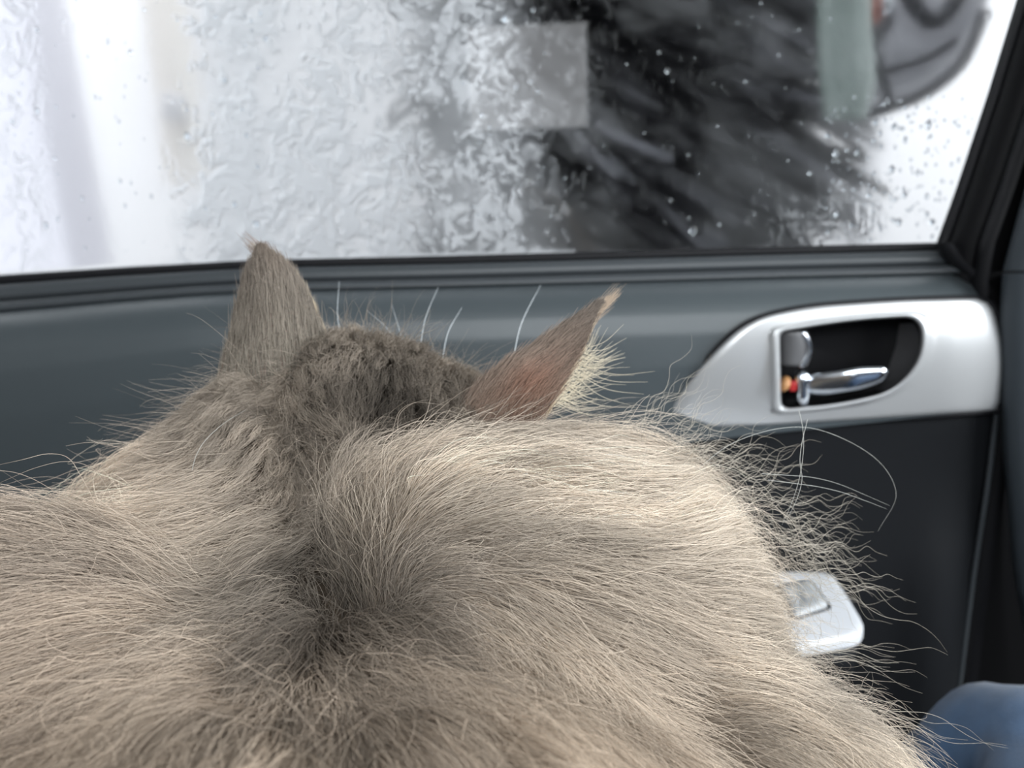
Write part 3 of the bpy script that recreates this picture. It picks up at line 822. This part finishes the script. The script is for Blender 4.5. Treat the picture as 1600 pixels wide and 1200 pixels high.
# ------------------------------------------------------------------ person in jeans
person = empty('person', 'person in blue jeans, one knee showing at the lower right corner', 'person', tuple(PY(1560, 1180, .42)))
kn = PY(1560, 1150, .45)
def legmesh(name, path, rad, m, parent, nseg=40):
    V, F = tube(catmull(path, 44), np.interp(np.linspace(0, 1, 44), np.linspace(0, 1, len(rad)), rad), nseg)
    n = grad_like = None
    a = np.arange(len(V)); q = a//nseg; c = V.reshape(44, nseg, 3).mean(1)[q if q.max() < 44 else np.minimum(q, 43)]
    w_ = V-c; ang = np.arctan2(w_[:, 2], w_[:, 0])
    t = q/43.0; kf = np.exp(-((t-.44)/.12)**2)
    fold = .004*kf*np.sin(ang*5+t*30)+.007*np.sin(t*38+2.2*np.sin(ang*1.0+1)+1.3*np.sin(t*9))*np.exp(-((t-.52)/.16)**2)+.0025*np.sin(t*70+ang*2)*(.3+np.exp(-((t-.5)/.2)**2))
    V = c+w_*(1+fold/np.maximum(np.linalg.norm(w_, axis=1), 1e-4))[:, None]
    return from_np(name, V, F, m, parent)
k = PZ(1548, 1170, -.365); 
legmesh('jeans', [(.42, -.30, -.40), (.40, -.05, -.385), (k[0]+.05, k[1]-.13, -.385), (k[0]+.035, k[1]-.03, -.392), (k[0]+.03, k[1]+.035, -.44), (k[0]+.035, k[1]+.04, -.56), (k[0]+.04, k[1]+.02, -.76)],
        [.085, .085, .078, .066, .062, .060, .055], M['denim'], person)
V, F = tube(catmull([(k[0]+.04, k[1]+.0, -.775), (k[0]+.04, k[1]+.05, -.79), (k[0]+.045, k[1]+.15, -.80)], 12), np.interp(np.linspace(0, 1, 12), [0, .5, .9, 1], [.04, .042, .036, .015]), 16)
from_np('shoe', V, F, M['rubber'], person)

# ------------------------------------------------------------------ outside: the wash bay
wall = box('wall_wash_bay', (-5, 2.7, -1.4), (7, 2.8, 3.2), M['baywall'], bev=0); wall['kind'] = 'structure'
gnd = box('floor_wash_bay', (-6, .9, -1.5), (8, 2.9, -1.4), M['concrete'], bev=0); gnd['kind'] = 'structure'
def outbox(name, u0, v0, u1, v1, y, d, m, label, cat_, bev=.01, ext_top=0.0):
    a = PY(u0, v1, y); b = PY(u1, v0, y)
    o = box(name, (min(a[0], b[0]), y, min(a[2], b[2])), (max(a[0], b[0]), y+d, max(a[2], b[2])+ext_top), m, bev=bev, seg=4)
    if label: tag(o, label, cat_)
    return o
outbox('wash_bay_post', 222, 150, 262, 300, 2.3, .12, M['beige'], 'beige post seen through the foam at the left of the window', 'post', ext_top=.9)
outbox('bay_lamp', 212, 145, 246, 195, 2.2, .07, mat('mid_grey_box_paint', (.55, .55, .57), .5), 'small grey box on the beige post behind the foam', 'box', bev=.02)
outbox('machine_pillar', -240, -20, -28, 480, 1.9, .2, mat('lavender_grey_paint', (.74, .73, .79), .5), 'lavender grey washing machine pillar at the far left of the window', 'pillar', ext_top=.4)
# solid strip standing in for a reflection in the pane, curved in at the foot
rows = []
for t in np.linspace(0, 1, 40):
    v = -480+t*668; l = np.interp(v, [-80, 100, 188], [1303, 1306, 1316]); r_ = np.interp(v, [-80, 40, 90, 130, 188], [1362, 1362, 1366, 1370, 1352])
    rows.append([PY(l, v, .98), PY(l+3, v, .95), PY(l*.8+r_*.2, v, .94), PY((l+r_)/2, v, .935), PY(l*.2+r_*.8, v, .94), PY(r_-3, v, .95), PY(r_, v, .98)])
post = sheet('reflection_strip', rows, M['machine'], thick=.01)
tag(post, 'grey green solid strip standing in for a reflection, right of the brush', 'reflection')
# spray arch: a hollow grey hood with hoses
ar_ = empty('spray_arch', 'grey spray arch with dark hoses at the top right of the window', 'machine', tuple(PY(1460, 60, 1.1)))
rows = []
for t in np.linspace(0, 1, 30):
    u = 1340+t*250; vb = float(np.interp(u, [1340, 1380, 1430, 1480, 1530, 1560, 1590], [185, 176, 162, 138, 96, 40, -30]))
    rows.append([PY(u, -120, 1.10), PY(u, vb*.3-60, 1.09), PY(u, vb*.7-20, 1.07), PY(u, vb-8, 1.08), PY(u, vb, 1.12)])
sheet('hood', rows, mat('wet_grey_hood', (.52, .52, .56), .35, var=.5, vscale=14, bump=.6, bscale=30), ar_, thick=.01)
def hose(pts, r, m): tube_obj('hose', catmull([PY(*p) for p in pts], 24), r, m, ar_, 10)
hose([(1345, 190, 1.05), (1400, 172, 1.05), (1470, 145, 1.05), (1530, 95, 1.05), (1570, 10, 1.05)], .007, M['dark_machine'])
hose([(1370, 120, 1.04), (1420, 105, 1.04), (1480, 85, 1.04), (1520, 58, 1.04)], .004, M['dark_machine'])
hose([(1372, 60, 1.04), (1390, 90, 1.04), (1402, 130, 1.04), (1412, 175, 1.04)], .006, M['dark_machine'])
hose([(1372, -40, 1.03), (1400, 20, 1.03), (1380, 60, 1.03), (1375, 100, 1.03)], .012, M['dark_machine'])
hose([(1430, -30, 1.03), (1470, 25, 1.03), (1500, 20, 1.03), (1530, -20, 1.03)], .010, M['dark_machine'])
blobc = PY(1382, 5, 1.0)  # red brown blob built in place of a reflection in the pane
bm = bmesh.new(); bmesh.ops.create_uvsphere(bm, u_segments=20, v_segments=12, radius=1)
for v in bm.verts: v.co = Vector(blobc)+Vector((v.co.x*.013, v.co.y*.012, v.co.z*.020))
me = bpy.data.meshes.new('red_reflection_blob'); bm.to_mesh(me); bm.free(); me.polygons.foreach_set('use_smooth', [True]*len(me.polygons))
tag(link('red_reflection_blob', me, mat('red_brown_reflection', (.35, .13, .10), .25)), 'red brown blob standing in for a reflection at the top of the window', 'lamp')
tag(tube_obj('reflection_bit', [PY(1402, 18, .99), PY(1405, -5, .99), PY(1410, -40, .99)], [.004, .006, .006], M['chrome'], None, 12), 'bright chrome bit standing in for a reflection, next to the red brown blob', 'pin')  # chrome bit added in place of a bright reflection
for i, (u, r_, lb) in enumerate(((1383, .006, 'thin pale vertical pipe on the white bay wall, nearest the brush'), (1401, .011, 'thicker grey vertical pipe on the white bay wall, second from the brush'), (1416, .005, 'thin pale pipe just right of the thicker pipe on the bay wall'), (1427, .005, 'thin pale vertical pipe on the bay wall, nearest the window frame'))):
    a = PY(u, 120, 2.2); o = tube_obj('water_pipe', [(a[0], 2.2, z) for z in np.linspace(-1.4, 2.2, 6)], r_, mat('pale_grey_pipe', (.50, .50, .52), .4) if i == 0 else bpy.data.materials['pale_grey_pipe'], None, 10)
    tag(o, lb, 'pipe', 'vertical pipes on the bay wall')

# ------------------------------------------------------------------ wash brush: core and soft foam strips
bc = np.array([PY(985, 100, 1.46)[0], 1.46])
brush = empty('wash_brush', 'dark rotating wash brush with soapy strips pressed towards the window', 'brush', (bc[0], bc[1], -.6))
core = []
V, F = tube([(bc[0], bc[1], z) for z in np.linspace(-1.3, 1.3, 8)], .12, 28); from_np('core', V, F, M['dark_machine'], brush)
NV = []; NF = []; NCc = []
nb = 4600
for i in range(nb):
    th = RNG.uniform(0, 2*math.pi); z0 = RNG.uniform(-.65, 1.15); L = RNG.uniform(.20, .36)
    if math.sin(th) > .3 and RNG.random() < .5: continue
    ns = 7; w0 = RNG.uniform(.004, .011); pale = RNG.random(); soap = .012+.015*RNG.random()+.14*float(smooth(fbm(np.array([th*5.5+9]), np.array([z0*7.0+z0*z0+20]), 91, 3)[0], .52, .75))*(.5+.5*pale)
    p = np.array([bc[0]+.11*math.cos(th), bc[1]+.11*math.sin(th), z0]); a = th; dz_ = .0; sw = RNG.uniform(1.2, 1.9); dr = RNG.uniform(.3, .75)
    b0 = len(NV)
    for k in range(ns):
        t = k/(ns-1); aa = a+sw*t*1.0; d = np.array([math.cos(aa), math.sin(aa), -dr*t*1.3]); d /= np.linalg.norm(d)
        sd = np.cross(d, [0, 0, 1]); sd /= np.linalg.norm(sd); up = np.cross(sd, d)
        ww = w0*(1-.35*t)
        for c_ in ((1, 1), (1, -1), (-1, -1), (-1, 1)):
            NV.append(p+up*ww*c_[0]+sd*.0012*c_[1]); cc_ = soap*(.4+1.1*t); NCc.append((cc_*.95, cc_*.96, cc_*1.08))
        p = p+d*L/(ns-1)
    for k in range(ns-1):
        for c_ in range(4): NF.append((b0+k*4+c_, b0+k*4+(c_+1) % 4, b0+k*4+4+(c_+1) % 4, b0+k*4+4+c_))
    NF.append((b0, b0+3, b0+2, b0+1)); NF.append(tuple(b0+(ns-1)*4+q for q in range(4)))
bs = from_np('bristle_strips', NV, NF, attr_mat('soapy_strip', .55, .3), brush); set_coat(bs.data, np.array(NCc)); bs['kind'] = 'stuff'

# ------------------------------------------------------------------ foam and water running down the outside of the glass
def film_mat():
    m = bpy.data.materials.new('soap_foam'); m.use_nodes = True; nt = m.node_tree; nt.nodes.clear()
    o = nt.nodes.new('ShaderNodeOutputMaterial'); at = nt.nodes.new('ShaderNodeAttribute'); at.attribute_name = 'coat'
    tr = nt.nodes.new('ShaderNodeBsdfRefraction'); tr.inputs['IOR'].default_value = 1.10; tr.inputs['Roughness'].default_value = .30; tr.distribution = 'GGX'; df = nt.nodes.new('ShaderNodeBsdfDiffuse'); tl = nt.nodes.new('ShaderNodeBsdfTranslucent')
    for n in (df, tl): n.inputs[0].default_value = (.95, .97, .99, 1)
    m1 = nt.nodes.new('ShaderNodeMixShader'); m1.inputs[0].default_value = .82; nt.links.new(df.outputs[0], m1.inputs[1]); nt.links.new(tl.outputs[0], m1.inputs[2])
    m2 = nt.nodes.new('ShaderNodeMixShader'); nt.links.new(at.outputs['Fac'], m2.inputs[0]); nt.links.new(tr.outputs[0], m2.inputs[1]); nt.links.new(m1.outputs[0], m2.inputs[2])
    nt.links.new(m2.outputs[0], o.inputs[0]); return m
nu, nv = 720, 380
U, Tt = np.meshgrid(np.linspace(-60, 1600, nu), np.linspace(0, 1, nv))
vb = sill_v(U)-1; vt = -470; VV = vt+(vb-vt)*Tt
rr = np.minimum(U, np.interp(VV, [-520, -300, 0, 150, 300, 385, 440], [1750, 1680, 1588, 1542, 1492, 1461, 1452])+4); U = rr
wx = (fbm(U/60, VV/60, 31, 4)-.5)*2; wy = (fbm(U/60+40, VV/60+9, 37, 4)-.5)*2
n1 = fbm(U/46+wx*1.3, VV/62+wy*1.2, 41, 5); ridge = 1-np.abs(2*n1-1)*5.5
n2 = fbm(U/17+wx*2.4, VV/26+wy*2, 47, 4); ridge2 = 1-np.abs(2*n2-1)*4.5
n3 = fbm(U/8, VV/13, 53, 3)
reg = smooth(U, 250, 360)*(1-smooth(U-0.35*(VV-150)*(VV > 150), 690, 850))      # main body of foam
base = reg*(.42+.55*(fbm(U/90, VV/110, 61)-.35))
lines = np.clip(ridge, 0, 1)**1.5*.75+np.clip(ridge2, 0, 1)**2*.42*(.25+.75*smooth(U, 380, 520))
spots = smooth(n3, .66, .74)*.7
edge = reg+(.55*smooth(U, 240, 300)*(1-smooth(U, 800, 1000)))*(reg < 1)*.5+.45*np.exp(-((U-1290)/100)**2-((VV-350)/45)**2)
foam = base*.92+edge*lines*1.75*smooth(fbm(U/70+11, VV/90+4, 83, 3), .30, .62)+spots*np.clip(edge+.06, 0, 1)
foam += .35*np.exp(-((U-375-.0*VV)/50)**2)*(.5+n1)                              # dense streaming band
foam += np.exp(-((U-740)/22)**2)*np.clip(ridge2+.3, 0, 1)*smooth(-VV, -330, -60)*.55
lefts = np.exp(-((U-15-VV*.06)/38)**2); foam += lefts*np.clip(ridge2, 0, 1)*.6
foam += .09*smooth(U, 700, 800)*(1-smooth(U, 1330, 1450))*fbm((U*.9+VV*.5)/110, (VV*.9-U*.5)/22, 67, 4)*2*smooth(fbm(U/150+3, VV/90, 71), .35, .65)
foam += .5*np.exp(-((VV-vb)/3.5)**2)*(U < 900)
foam = np.clip(foam, 0, .97)
disp = .0008+.0035*np.clip(foam, 0, 1)*(.4+n1)
d0 = np.stack([_F[i]*FPX+_RC[i]*(U-800)-_UC[i]*(VV-600) for i in range(3)], -1)
Pf = d0*((YG+.002)/d0[..., 1])[..., None]; Pf[..., 1] += disp
film = sheet('soap_foam', Pf, film_mat()); set_coat(film.data, np.repeat(foam.reshape(-1, 1), 3, 1))
tag(film, 'white soap foam and water running down the outside of the window', 'foam', kind='stuff')
# water droplets clinging to the glass
bm = bmesh.new()
for i in range(430):
    if i < 250: u, v = RNG.uniform(1290, 1520), RNG.uniform(150, 380)
    elif i < 330: u, v = RNG.uniform(720, 1300), RNG.uniform(0, 380)
    else: u, v = RNG.uniform(0, 420), RNG.uniform(0, 400)
    if u > fr_l(v)-6: continue
    r_ = RNG.gamma(2.2, .00030)+.0004; c_ = PY(u, min(v, float(sill_v(u))-3), YG+.001)
    mm = Matrix.Translation(Vector(c_)) @ Matrix.Diagonal((r_, r_*.5, r_*RNG.uniform(1, 1.7), 1))
    bmesh.ops.create_icosphere(bm, subdivisions=1, radius=1, matrix=mm)
me = bpy.data.meshes.new('water_droplets'); bm.to_mesh(me); bm.free(); me.polygons.foreach_set('use_smooth', [True]*len(me.polygons))
wm = bpy.data.materials.new('water'); wm.use_nodes = True; b = wm.node_tree.nodes['Principled BSDF']
b.inputs['Transmission Weight'].default_value = 1; b.inputs['IOR'].default_value = 1.33; b.inputs['Roughness'].default_value = .02; b.inputs['Base Color'].default_value = (.9, .95, 1, 1)
tag(link('water_droplets', me, wm), 'clear water droplets clinging to the side window', 'water', kind='stuff')
